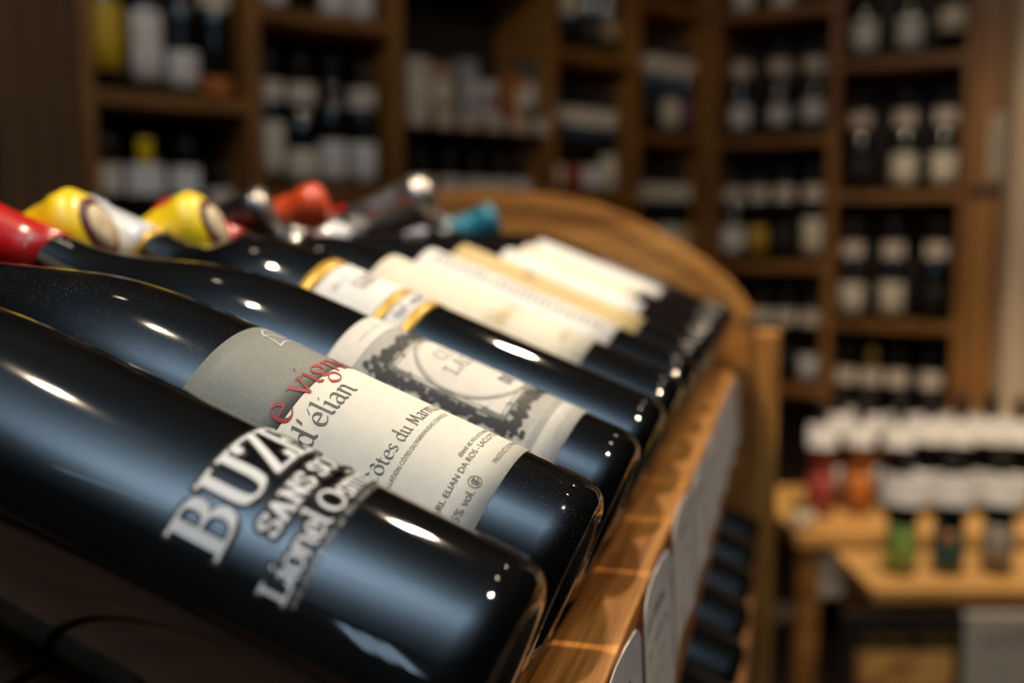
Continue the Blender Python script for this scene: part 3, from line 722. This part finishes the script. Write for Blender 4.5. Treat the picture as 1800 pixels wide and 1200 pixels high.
# ------------------------------------------------------------------ price tags along the rail
ordn = ['nearest', 'second', 'third', 'fourth', 'fifth', 'sixth', 'seventh', 'eighth', 'ninth']
tq = [(.272, .357), (.366, .451), (.459, .546), (.556, .640), (.648, .730), (.740, .822), (.832, .912), (.922, 1.0)]
for k, (qa, qb) in enumerate(tq):
    W, H = qb - qa, .066
    n = 18; vs = []; out = []
    rc = .010
    pts = [(-W / 2, -H), (W / 2, -H)]
    for j in range(7): a = j / 6 * pi / 2; pts.append((W / 2 - rc + rc * cos(a), -rc + rc * sin(a)))
    for j in range(7): a = pi / 2 + j / 6 * pi / 2; pts.append((-W / 2 + rc + rc * cos(a), -rc + rc * sin(a)))
    bend = lambda x, y: .0025 * (2 * x / W) ** 2 - .05 * (y + .012) * (1 if y < -.012 else 0)
    # triangulated sheet with thickness, slightly bowed
    bm = bmesh.new(); ring_ = [bm.verts.new((x, 0, y)) for x, y in pts]; bm.faces.new(ring_)
    bmesh.ops.triangulate(bm, faces=bm.faces[:]); 
    for _ in range(2): bmesh.ops.subdivide_edges(bm, edges=[e for e in bm.edges if e.calc_length() > .014], cuts=1, use_grid_fill=False); bmesh.ops.triangulate(bm, faces=bm.faces[:])
    geo = bmesh.ops.extrude_face_region(bm, geom=bm.faces[:])
    for e_ in geo['geom']:
        if isinstance(e_, bmesh.types.BMVert): e_.co.y += .0005
    for vv in bm.verts: vv.co.y += -bend(vv.co.x, vv.co.z)
    bmesh.ops.recalc_face_normals(bm, faces=bm.faces[:])
    me = bpy.data.meshes.new('price_tag'); bm.to_mesh(me); bm.free(); me.materials.append(CARD)
    tz = zt + .0015 + (.003 if k == 2 else 0)
    M = basis(R_, P_, Z_, G((qa + qb) / 2, .0530, tz))
    T = link('price_tag', me, M)
    tag(T, ordn[k] + ' white price card from the lens, hung on the rail front', 'price tag', 'price cards along the rail')
    for row, (yy, hh, ww, mm) in enumerate(((-.018, .0050, .62, INKG), (-.030, .0040, .72, INKG), (-.040, .0022, .66, INKB), (-.047, .0020, .5, INKB), (-.057, .0042, .22, BLUEL))):
        qs = scribble(W * ww, hh, 11 if row < 2 else 22, 100 + 7 * k + row, .34)
        vs = []; fs = []
        for q_ in qs:
            b0 = len(vs)
            for (x, y) in q_: x2 = (x - W * ww / 2); vs.append((x2, -bend(x2, y + yy) - .0003, y + yy))
            fs.append((b0, b0 + 1, b0 + 2, b0 + 3))
        child('printed_line', mesh('printed_line', vs, fs, mm), T)

# ------------------------------------------------------------------ shelving along the walls
def plan(px, py, Y): d = ray(px, py); return Vector((d.x / d.y * Y, Y, ZC + d.z / d.y * Y))
UPX = [(165, 2.05), (455, 2.27), (703, 2.50), (972, 2.80), (1118, 3.05), (1248, 3.32), (1458, 3.14), (1692, 2.97)]
UP = [Vector((plan(px, 400, Y).x, Y, 0)) for px, Y in UPX]
ORD = ['first', 'second', 'third', 'fourth', 'fifth', 'sixth', 'seventh']
TOPZ = 2.42
anchors = [(305, 166, 2.16), (580, 331, 2.385), (840, 206, 2.65), (1045, 340, 2.92), (1180, 236, 3.18), (1350, 240, 3.23), (1580, 336, 3.05)]
BAY = []
UT, ST, DEP = .030, .028, .22
for k in range(7):
    A, B = UP[k], UP[k + 1]; al = (B - A).normalized(); dep = Vector((-al.y, al.x, 0)); L = (B - A).length
    u = thing('shelf_unit', basis(al, dep, Z_, A), ORD[k] + ' bay of oak wine shelving from the left, ' + ('beside the brown end panel' if k == 0 else 'ending at the lit corner board' if k == 6 else 'between two oak uprights'), 'shelf', 'oak shelf bays along the walls')
    if k == 5:   # corner: the turn between the two runs
        pass
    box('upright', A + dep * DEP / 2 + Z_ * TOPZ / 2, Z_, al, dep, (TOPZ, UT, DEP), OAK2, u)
    if k in (4, 6): box('upright', B + dep * DEP / 2 + Z_ * TOPZ / 2 - al * (.03 if k == 4 else 0), Z_, al, dep, (TOPZ, UT, DEP), OAK2, u)
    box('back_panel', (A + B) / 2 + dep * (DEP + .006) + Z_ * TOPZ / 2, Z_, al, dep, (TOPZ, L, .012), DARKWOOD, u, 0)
    z0 = plan(*anchors[k]).z
    lev = []
    for j in range(-4, 4):
        z = z0 + j * .40
        if .08 < z < TOPZ - .05:
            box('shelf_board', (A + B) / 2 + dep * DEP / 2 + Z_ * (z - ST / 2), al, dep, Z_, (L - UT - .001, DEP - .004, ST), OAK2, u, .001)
    BAY.append((A, B, al, dep, L, z0))

# far bottles: one mesh of each kind, shared
SB = [(.002, .020), (0, .031), (.004, .036), (.01, .0372), (.185, .0372), (.20, .0355), (.215, .030), (.228, .022), (.24, .0158), (.26, .0142), (.30, .0140), (.305, .013)]
SBG = [(.002, .020), (0, .034), (.004, .039), (.01, .0405), (.135, .0405), (.16, .038), (.185, .031), (.21, .022), (.235, .0165), (.26, .0148), (.295, .0145), (.30, .0135)]
FM = {}
def fmesh(kind, mat, *args):
    key = (kind, mat.name) + args
    if key in FM: return FM[key]
    if kind == 'glass': m = lathe('bottle_glass', SB if args[0] == 0 else SBG, mat, 28)
    elif kind == 'capsule': m = lathe('capsule', [(.255, .0154), (.256, .0164), (.296, .0160), (.308, .0158), (.3095, .014)], mat, 20)
    elif kind == 'label':
        pr = SB if args[0] == 0 else SBG; f = lambda t: interp(pr[2:], t)
        m = patch('label', f, -90 - args[3], -90 + args[3], args[1], args[2], mat, .0006, 16, 3)
    elif kind == 'tag':   # paper tag bent over the neck and shoulder
        vs, fs = [], []; n = 9; W, H = args[0], args[1]
        for lay in (0, 1):
            for i in range(4):
                for j in range(n):
                    x = (j / (n - 1) - .5) * W; y = -.5 * H + H * i / 3
                    vs.append((x, -.030 + 9 * x * x * .9 - (.5 * H - y) * .22 - (.0012 if lay else 0), .222 + y))
        for i in range(3):
            for j in range(n - 1):
                a = i * n + j; fs.append((a, a + n, a + n + 1, a + 1)); c = 4 * n + a; fs.append((c, c + 1, c + n + 1, c + n))
        for j in range(n - 1):
            fs.append((j, j + 1, 4 * n + j + 1, 4 * n + j)); a = 3 * n + j; fs.append((a + 1, a, 4 * n + a, 4 * n + a + 1))
        for i in range(3):
            a = i * n; fs.append((a + n, a, 4 * n + a, 5 * n + a)); a = i * n + n - 1; fs.append((a, a + n, 5 * n + a, 4 * n + a))
        m = mesh('neck_tag', vs, fs, mat)
    FM[key] = m; return m
def far_bottle(loc, label, group, prof=0, gmat=None, cap=None, lm=None, lt=(.03, .115), la=62, tagm=None, ts=(.062, .046), k=1.0):
    d = Vector((-loc.x, -loc.y, 0)); ang = atan2(d.y, d.x) + pi / 2 + random.uniform(-.12, .12)
    b = thing('wine_bottle', Matrix.Translation(loc) @ Matrix.Rotation(ang, 4, 'Z') @ Matrix.Scale(k, 4), label, 'bottle', group)
    child('bottle_glass', fmesh('glass', gmat or GLASS_B, prof), b)
    child('capsule', fmesh('capsule', cap or BLACKF), b)
    if lm: child('label', fmesh('label', lm, prof, lt[0], lt[1], la), b)
    if tagm: child('neck_tag', fmesh('tag', tagm, *ts), b)
    return b
NTH = ['leftmost', 'second', 'third', 'fourth', 'fifth', 'sixth', 'seventh']
LVN = {2: 'top', 1: 'upper', 0: 'middle', -1: 'lower', -2: 'bottom'}
def fill(k, j, items, depth=.075):
    """items: (pixel x, options)"""
    A, B, al, dep, L, z0 = BAY[k]; z = z0 + j * .40
    o = A + dep * depth
    lo, hi = UT / 2 + .042, L - UT / 2 - .042
    gap = .0830 if any(op.get('prof') for _, op in items) else .0770
    ss = []
    for px, opt in items:                   # where the sight line of this column crosses the row of bottles
        d = ray(px, 330); dx, dy = d.x / d.y, 1.0
        det = al.x * (-dy) - (-dx) * al.y
        ss.append((-o.x * (-dy) - (-dx) * (-o.y)) / det)
    if gap * (len(ss) - 1) > hi - lo: raise ValueError('too many bottles in bay %d %d' % (k, j))
    for it in range(60):
        ss[0] = max(ss[0], lo); ss[-1] = min(ss[-1], hi)
        for n in range(len(ss) - 1):
            e = gap - (ss[n + 1] - ss[n])
            if e > 0: ss[n] -= e / 2; ss[n + 1] += e / 2
    ss = [min(max(v_, lo), hi) for v_ in ss]
    for n in range(1, len(ss)): ss[n] = max(ss[n], ss[n - 1] + gap)
    for n in range(len(ss) - 2, -1, -1): ss[n] = min(ss[n], min(ss[n + 1], hi if n == len(ss) - 2 else 9) - gap)
    for n, (px, opt) in enumerate(items):
        loc = o + al * ss[n] + Z_ * z
        opt = dict(opt); ds = opt.pop('desc'); lb = '%s, %s, %s shelf, %s bay' % (ds, NTH[n] + (' from left' if n else ''), LVN[j], ORD[k])
        far_bottle(loc, lb, 'bottles on the wall shelves', **opt)
def o(desc, **kw): kw['desc'] = desc; return kw
T1 = dict(tagm=WARMCARD)
wl = lambda **k: o('dark bottle with white label and neck tag', lm=WHITE, **T1, **k)
cl = lambda **k: o('dark bottle with cream label and neck tag', lm=OFFW, **T1, **k)
yl = lambda **k: o('dark bottle with yellowish label and neck tag', lm=TAN, **T1, **k)
dk = lambda **k: o('dark unlabelled looking bottle with neck tag', lm=BLACKL, **T1, **k)
nt_ = lambda **k: o('dark bottle with white label, no neck tag', lm=WHITE, **k)
# first bay: the bottles stand on the shelf in view and on the one hidden below
fill(0, 0, [(196, o('bottle in tall yellow wrapping', lm=YELLOWL, lt=(.045, .25), la=175, cap=YELLOWL)), (270, o('bottle with tall white label', lm=WHITE, lt=(.03, .175))), (345, o('bottle with short white label', lm=WHITE, lt=(.025, .10))), (405, o('bottle with white and orange label', lm=ORANGEL, lt=(.012, .05), **T1))])
fill(0, -1, [(195, o('bottle with pale tag high on the neck', lm=BLACKL, tagm=WARMCARD, ts=(.05, .06))), (256, o('bottle with yellow neck and round pale tag', lm=BLACKL, cap=YELF, tagm=CARD, ts=(.075, .065))), (372, o('bottle with square pale tag', lm=BLACKL, tagm=CARD, ts=(.06, .06))), (432, o('low bottle with pale tag beside the upright', lm=WHITE, k=.84, **T1))])
fill(1, 0, [(488, cl(lt=(.03, .15))), (542, cl(lt=(.02, .09), prof=1)), (628, nt_(lt=(.02, .115))), (680, wl(lt=(.02, .115)))])
fill(1, 1, [(490, nt_(lt=(.015, .08))), (545, dk()), (598, nt_(lt=(.012, .07))), (655, nt_(lt=(.012, .08)))])
fill(2, -1, [(740, dk()), (790, dk()), (840, dk()), (890, dk()), (938, dk())])
fill(3, 0, [(1003, cl(lt=(.015, .08))), (1036, o('dark bottle with pinkish label and neck tag', lm=REDL, lt=(.015, .08), **T1)), (1066, wl(lt=(.015, .08))), (1096, cl(lt=(.015, .115)))])
fill(3, 1, [(995, cl(lt=(.10, .18))), (1045, o('dark plain bottle', lm=BLACKL)), (1090, o('bottle with brown label', lm=KRAFT, lt=(.05, .11)))])
fill(4, 0, [(1142, dk()), (1172, cl()), (1218, o('dark bottle with purple label and neck tag', lm=PURPLE, **T1))])
fill(4, -1, [(1140, yl()), (1176, wl()), (1214, yl())])
fill(4, 1, [(1142, dk()), (1178, dk()), (1214, dk())])
fill(5, 0, [(1297, wl(prof=1, lt=(.035, .105), la=55)), (1364, wl(prof=1, lt=(.04, .10), la=50)), (1424, wl(prof=1, lt=(.045, .11), la=55))])
fill(5, -1, [(1282, wl(prof=1)), (1318, o('dark bottle with gold label and neck tag', lm=GOLDP, **T1)), (1375, dk()), (1432, cl(lt=(.03, .14)))])
fill(5, -2, [(1345, dk()), (1388, dk()), (1432, wl(lt=(.02, .10)))])
fill(5, 1, [(1298, nt_(lt=(.01, .07))), (1364, nt_(lt=(.01, .07))), (1424, dk())])
fill(6, 0, [(1510, dk(prof=1)), (1587, cl(prof=1, lt=(.025, .115), la=65)), (1655, cl(prof=1, lt=(.025, .115), la=65))])
fill(6, 1, [(1510, nt_(prof=1, lt=(.03, .12))), (1587, nt_(prof=1, lt=(.03, .12))), (1660, o('dark bottle with cream shoulder label', lm=OFFW, lt=(.07, .135), prof=1))])
fill(6, -1, [(1505, cl(prof=1, lt=(.025, .115), la=65)), (1574, cl(prof=1, lt=(.025, .12), la=65)), (1650, dk(prof=1))])
fill(6, -2, [(1496, wl()), (1530, o('gold capped bottle with neck tag', lm=BLACKL, cap=GOLDF, **T1)), (1575, dk()), (1650, wl())])
# cartons on the third bay's shelf and price cards along its edge
A, B, al, dep, L, z0 = BAY[2]
for n, (px, wd_, ht, mt, ds) in enumerate([(722, .07, .14, WARMCARD, 'pale'), (765, .085, .13, KRAFT, 'tan'), (815, .05, .15, BLUEL, 'slim greyish blue'), (848, .05, .10, CARD, 'small grey'), (902, .06, .13, ORANGEL, 'orange brown'), (940, .05, .16, TEALL, 'dark')]):
    d = ray(px, 200); o2 = A + dep * .08; dx = d.x / d.y
    det = -al.x + dx * al.y; s = (o2.x - dx * o2.y) / det
    s = min(max(s, UT / 2 + wd_ / 2 + .004), L - UT / 2 - wd_ / 2 - .004)
    M = basis(al, dep, Z_, o2 + al * s + Z_ * z0)
    c = thing('gift_carton', M, ds + ' gift carton standing on the shelf of the third bay', 'carton', 'cartons on the third bay')
    link('carton_body', box_mesh('carton_body', wd_, .07, ht, mt, .002), Matrix.Translation(Vector((0, 0, 0))) @ basis(al, dep, Z_, o2 + al * s + Z_ * (z0 + ht / 2)), c)
    link('lid_flap', box_mesh('lid_flap', wd_ * .96, .066, .003, mt, .001), basis(al, dep, Z_, o2 + al * s + Z_ * (z0 + ht + .0015)), c)
    link('front_label', box_mesh('front_label', wd_ * .6, .001, ht * .4, OFFW if mt is not CARD else REDL, 0), basis(al, dep, Z_, o2 + al * s - dep * .0355 + Z_ * (z0 + ht * .5)), c)
SHN = ['leftmost', 'second', 'third', 'fourth', 'fifth', 'last']
for n in range(6):
    s = .055 + n * (L - .10) / 5
    me = box_mesh('shelf_card', .050, .002, .042, WARMCARD, .0006)
    t_ = link('shelf_card', me, basis(al, dep, Z_, A + al * s - dep * .003 + Z_ * (z0 - .012)))
    tag(t_, SHN[n] + ' price card on the shelf edge of the third bay', 'price tag', 'price cards on the third bay')

# brown cheek panel at the left end, corner board and wall strip at the right
A, al, dep = BAY[0][0], BAY[0][2], BAY[0][3]
pl0 = plan(28, 400, 1.86); pl0.z = 0
d_ = (A - pl0); d_.z = 0; Lp = d_.length; dx_ = d_.normalized(); dn = Vector((-dx_.y, dx_.x, 0))
ck = thing('end_board', basis(dx_, dn, Z_, pl0), 'tall plain brown board at the left end of the shelving', 'panel')
for n in range(3):
    w_ = Lp / 3
    box('plank', pl0 + dx_ * (w_ * (n + .5) - .006) + dn * .02 + Z_ * TOPZ / 2, Z_, dx_, dn, (TOPZ, w_ - .002, .03), WALNUT, ck)
A, B, al, dep = BAY[6][0], BAY[6][1], BAY[6][2], BAY[6][3]
c0 = B + al * .02
cb = thing('corner_board', basis(al, dep, Z_, c0), 'lit vertical oak corner board at the right end of the shelving', 'panel')
box('board', c0 + al * .045 - dep * .01 + Z_ * TOPZ / 2, Z_, al, dep, (TOPZ, .090, .03), OAK2, cb)
side = (al * .6 - dep * .8).normalized(); sn = Vector((-side.y, side.x, 0))
box('side_board', c0 + al * .092 + side * .035 + Z_ * TOPZ / 2, Z_, side, sn, (TOPZ, .07, .025), OAK2, cb)
pc_ = plan(1744, 255, 2.90)
nt2 = thing('wall_notice', basis(al, dep, Z_, c0 + al * .072 - dep * .03 + Z_ * (pc_.z - .1)), 'small pale notice card in a holder on the corner board', 'notice')
box('notice_card', c0 + al * .072 - dep * .029 + Z_ * pc_.z, al, dep, Z_, (.062, .002, .19), plain('pale_notice', (.42, .35, .26), .6), nt2, .0005)
box('dark_print', c0 + al * .076 - dep * .0305 + Z_ * (pc_.z - .03), al, dep, Z_, (.026, .001, .10), GREYL, nt2, 0)
box('holder_bar', c0 + al * .050 - dep * .033 + Z_ * (pc_.z - .125), al, dep, Z_, (.115, .012, .022), METAL, nt2, .002)
ws = plan(1786, 420, 2.78)
tag(box('trim_1', Vector((ws.x + .12, 2.84, TOPZ / 2)), Z_, X_, Y_, (TOPZ, .24, .06), CREAMW), kind='structure')

# ------------------------------------------------------------------ side table with standing bottles
tz = ZC - .77
fl = plan(1400, 943, 2.45); 
tx0 = fl.x
tb = thing('side_table', Matrix.Translation((tx0 + .35, 2.6, 0)), 'oak side table below the right shelves, crowded with tagged bottles', 'table')
abox('table_top', (tx0, 2.44, tz - .035), (tx0 + 1.0, 2.93, tz), PALEOAK, tb, .003)
abox('apron', (tx0 + .03, 2.475, tz - .095), (tx0 + .97, 2.495, tz - .035), OAK2, tb)
for x in (tx0 + .012, tx0 + .93):
    for y in (2.46, 2.87): abox('leg', (x, y, 0), (x + .055, y + .05, tz - .035), OAK2, tb)
sz = ZC - .80
sx0 = plan(1505, 1000, 2.25).x
st_ = thing('display_step', Matrix.Translation((sx0 + .3, 2.27, 0)), 'low oak display step in front of the side table, three bottles on top', 'stand')
abox('step_top', (sx0, 2.14, sz - .03), (sx0 + .75, 2.41, sz), PALEOAK, st_, .003)
abox('side_cheek', (sx0 + .02, 2.16, 0), (sx0 + .045, 2.40, sz - .03), OAK2, st_)
abox('side_cheek', (sx0 + .70, 2.16, 0), (sx0 + .725, 2.40, sz - .03), OAK2, st_)
abox('back_board', (sx0 + .045, 2.375, .0), (sx0 + .70, 2.39, sz - .03), OAK2, st_)
def at_table(px, Y, z): d = ray(px, 900); return Vector((d.x / d.y * Y, Y, z))
TB = 'tagged bottles on the side table'
tt = dict(tagm=CARD, ts=(.080, .055))
row = [(1440, 2.62, o('red bottle with big white neck tag', gmat=GLASS_R, lm=REDL, **tt)), (1508, 2.64, o('amber bottle with big white neck tag', gmat=GLASS_O, lm=ORANGEL, **tt)), (1575, 2.62, o('dark bottle with low hanging white tag', lm=BLACKL, **tt)),
       (1628, 2.64, wl(k=1.04)), (1680, 2.62, wl(k=1.04)), (1732, 2.64, wl(k=1.04)), (1785, 2.62, wl(k=1.04))]
for n, (px, Y, op) in enumerate(row):
    op = dict(op); ds = op.pop('desc'); op['tagm'] = CARD; op['ts'] = (.073, .060)
    far_bottle(at_table(px, Y, tz), '%s, %s, front row on side table' % (ds, NTH[n] + (' from left' if n else '')), TB, **op)
for n, px in enumerate((1470, 1520, 1575, 1625, 1680, 1735)):
    far_bottle(at_table(px, 2.78, tz), 'dark bottle with white neck tag, %s, back row on side table' % (NTH[n] + (' from left' if n else '')), TB, lm=WHITE, lt=(.03, .10), tagm=CARD, ts=(.072, .055))
for n, (px, ds, gm, lm_, lt) in enumerate([(1587, 'bottle with bright green wrap', GLASS_B, GREENL, (.02, .13)), (1670, 'dark teal bottle with small orange mark', GLASS_B, TEALL, (.02, .12)), (1757, 'bottle with grey stone coloured wrap', GLASS_B, GREYL, (.03, .13))]):
    b = far_bottle(at_table(px, 2.25, sz), ds + ' on the low display step', 'bottles on the display step', gmat=gm, lm=lm_, lt=lt, la=150, tagm=CARD, ts=(.105, .075), k=.92)
    if n == 1: child('orange_mark', patch('orange_mark', lambda t: .0378, -108, -72, .085, .115, ORANGEL, .0008, 8, 2), b)
cp_ = plan(1383, 888, 2.47)
cn = thing('paper_roll', basis(Vector((.8, .6, 0)), Vector((-.6, .8, 0)), Z_, Vector((tx0 + .03, 2.50, tz))), 'short pale paper roll lying at the corner of the side table', 'paper')
rl = lathe('roll', [(-.035, .012), (-.034, .020), (.034, .020), (.035, .012), (.034, .008), (-.034, .008), (-.035, .012)], plain('pale_paper', (.6, .5, .4), .7), 28, False, False)
link('roll', rl, basis(Z_, Vector((-.6, .8, 0)), Vector((-.8, -.6, 0)), Vector((tx0 + .03, 2.50, tz + .0205))), cn)
link('roll_core', lathe('roll_core', [(-.033, .0075), (.033, .0075)], KRAFT, 20), basis(Z_, Vector((-.6, .8, 0)), Vector((-.8, -.6, 0)), Vector((tx0 + .03, 2.50, tz + .0205))), cn)

# posters leaning on the front of the step
px0 = plan(1478, 1120, 2.12).x; px1 = plan(1682, 1120, 2.12).x; pz1 = sz - .045
po = thing('dark_poster', Matrix.Translation(((px0 + px1) / 2, 2.11, 0)), 'dark poster board with a golden brown picture below the display step', 'poster')
PM, ntp, bp = new_mat('golden_picture')
vv = coords(ntp, (1, 1, 1)); nn = noise(ntp, 6.0, 4, vv)
cc = ramp(ntp, nn.outputs['Fac'], [(0.33, (.05, .012, .02)), (0.45, (.40, .12, .05)), (0.54, (.85, .50, .13)), (0.68, (.40, .14, .14))]); ntp.links.new(cc.outputs['Color'], bp.inputs['Base Color']); bp.inputs['Roughness'].default_value = .5
abox('poster_board', (px0, 2.105, .06), (px1, 2.125, pz1), plain('dark_poster_print', (.012, .010, .012), .5), po, .001)
abox('picture', (px0 + .03, 2.1035, pz1 - .40), (px1 - .012, 2.105, pz1 - .085), PM, po, 0)
qs = scribble((px1 - px0) * .75, .030, 9, 77, .3); vs = []; fs = []
for q_ in qs:
    b0 = len(vs); vs += [(x + px0 + .05, 2.1042, y + pz1 - .065) for x, y in q_]; fs.append((b0, b0 + 1, b0 + 2, b0 + 3))
link('title_print', mesh('title_print', vs, fs, GOLDP), Matrix.Identity(4), po)
gx0, gx1 = px1 + .012, px1 + .30
pg = thing('pale_poster', Matrix.Translation(((gx0 + gx1) / 2, 2.11, 0)), 'pale grey poster board with a red title next to the dark poster', 'poster')
abox('poster_board', (gx0, 2.105, .06), (gx1, 2.125, pz1), plain('pale_poster_print', (.50, .46, .40), .6), pg, .001)
qs = scribble(.2, .034, 7, 78); vs = []; fs = []
for q_ in qs:
    b0 = len(vs); vs += [(x + gx0 + .04, 2.1042, y + pz1 - .07) for x, y in q_]; fs.append((b0, b0 + 1, b0 + 2, b0 + 3))
link('title_print', mesh('title_print', vs, fs, INKR), Matrix.Identity(4), pg)
abox('picture', (gx0 + .01, 2.1035, pz1 - .42), (gx1 - .02, 2.105, pz1 - .20), plain('greenish_picture', (.22, .19, .13), .6, .4, 12), pg, 0)
wn = plan(1457, 1015, 2.44)
lf = tag(abox('leaflet', (wn.x - .045, 2.466, wn.z - .06), (wn.x + .045, 2.4735, wn.z + .05), plain('leaflet_paper', (.50, .45, .38), .7), None, .0006), 'pale leaflet fixed to the apron of the side table', 'leaflet')
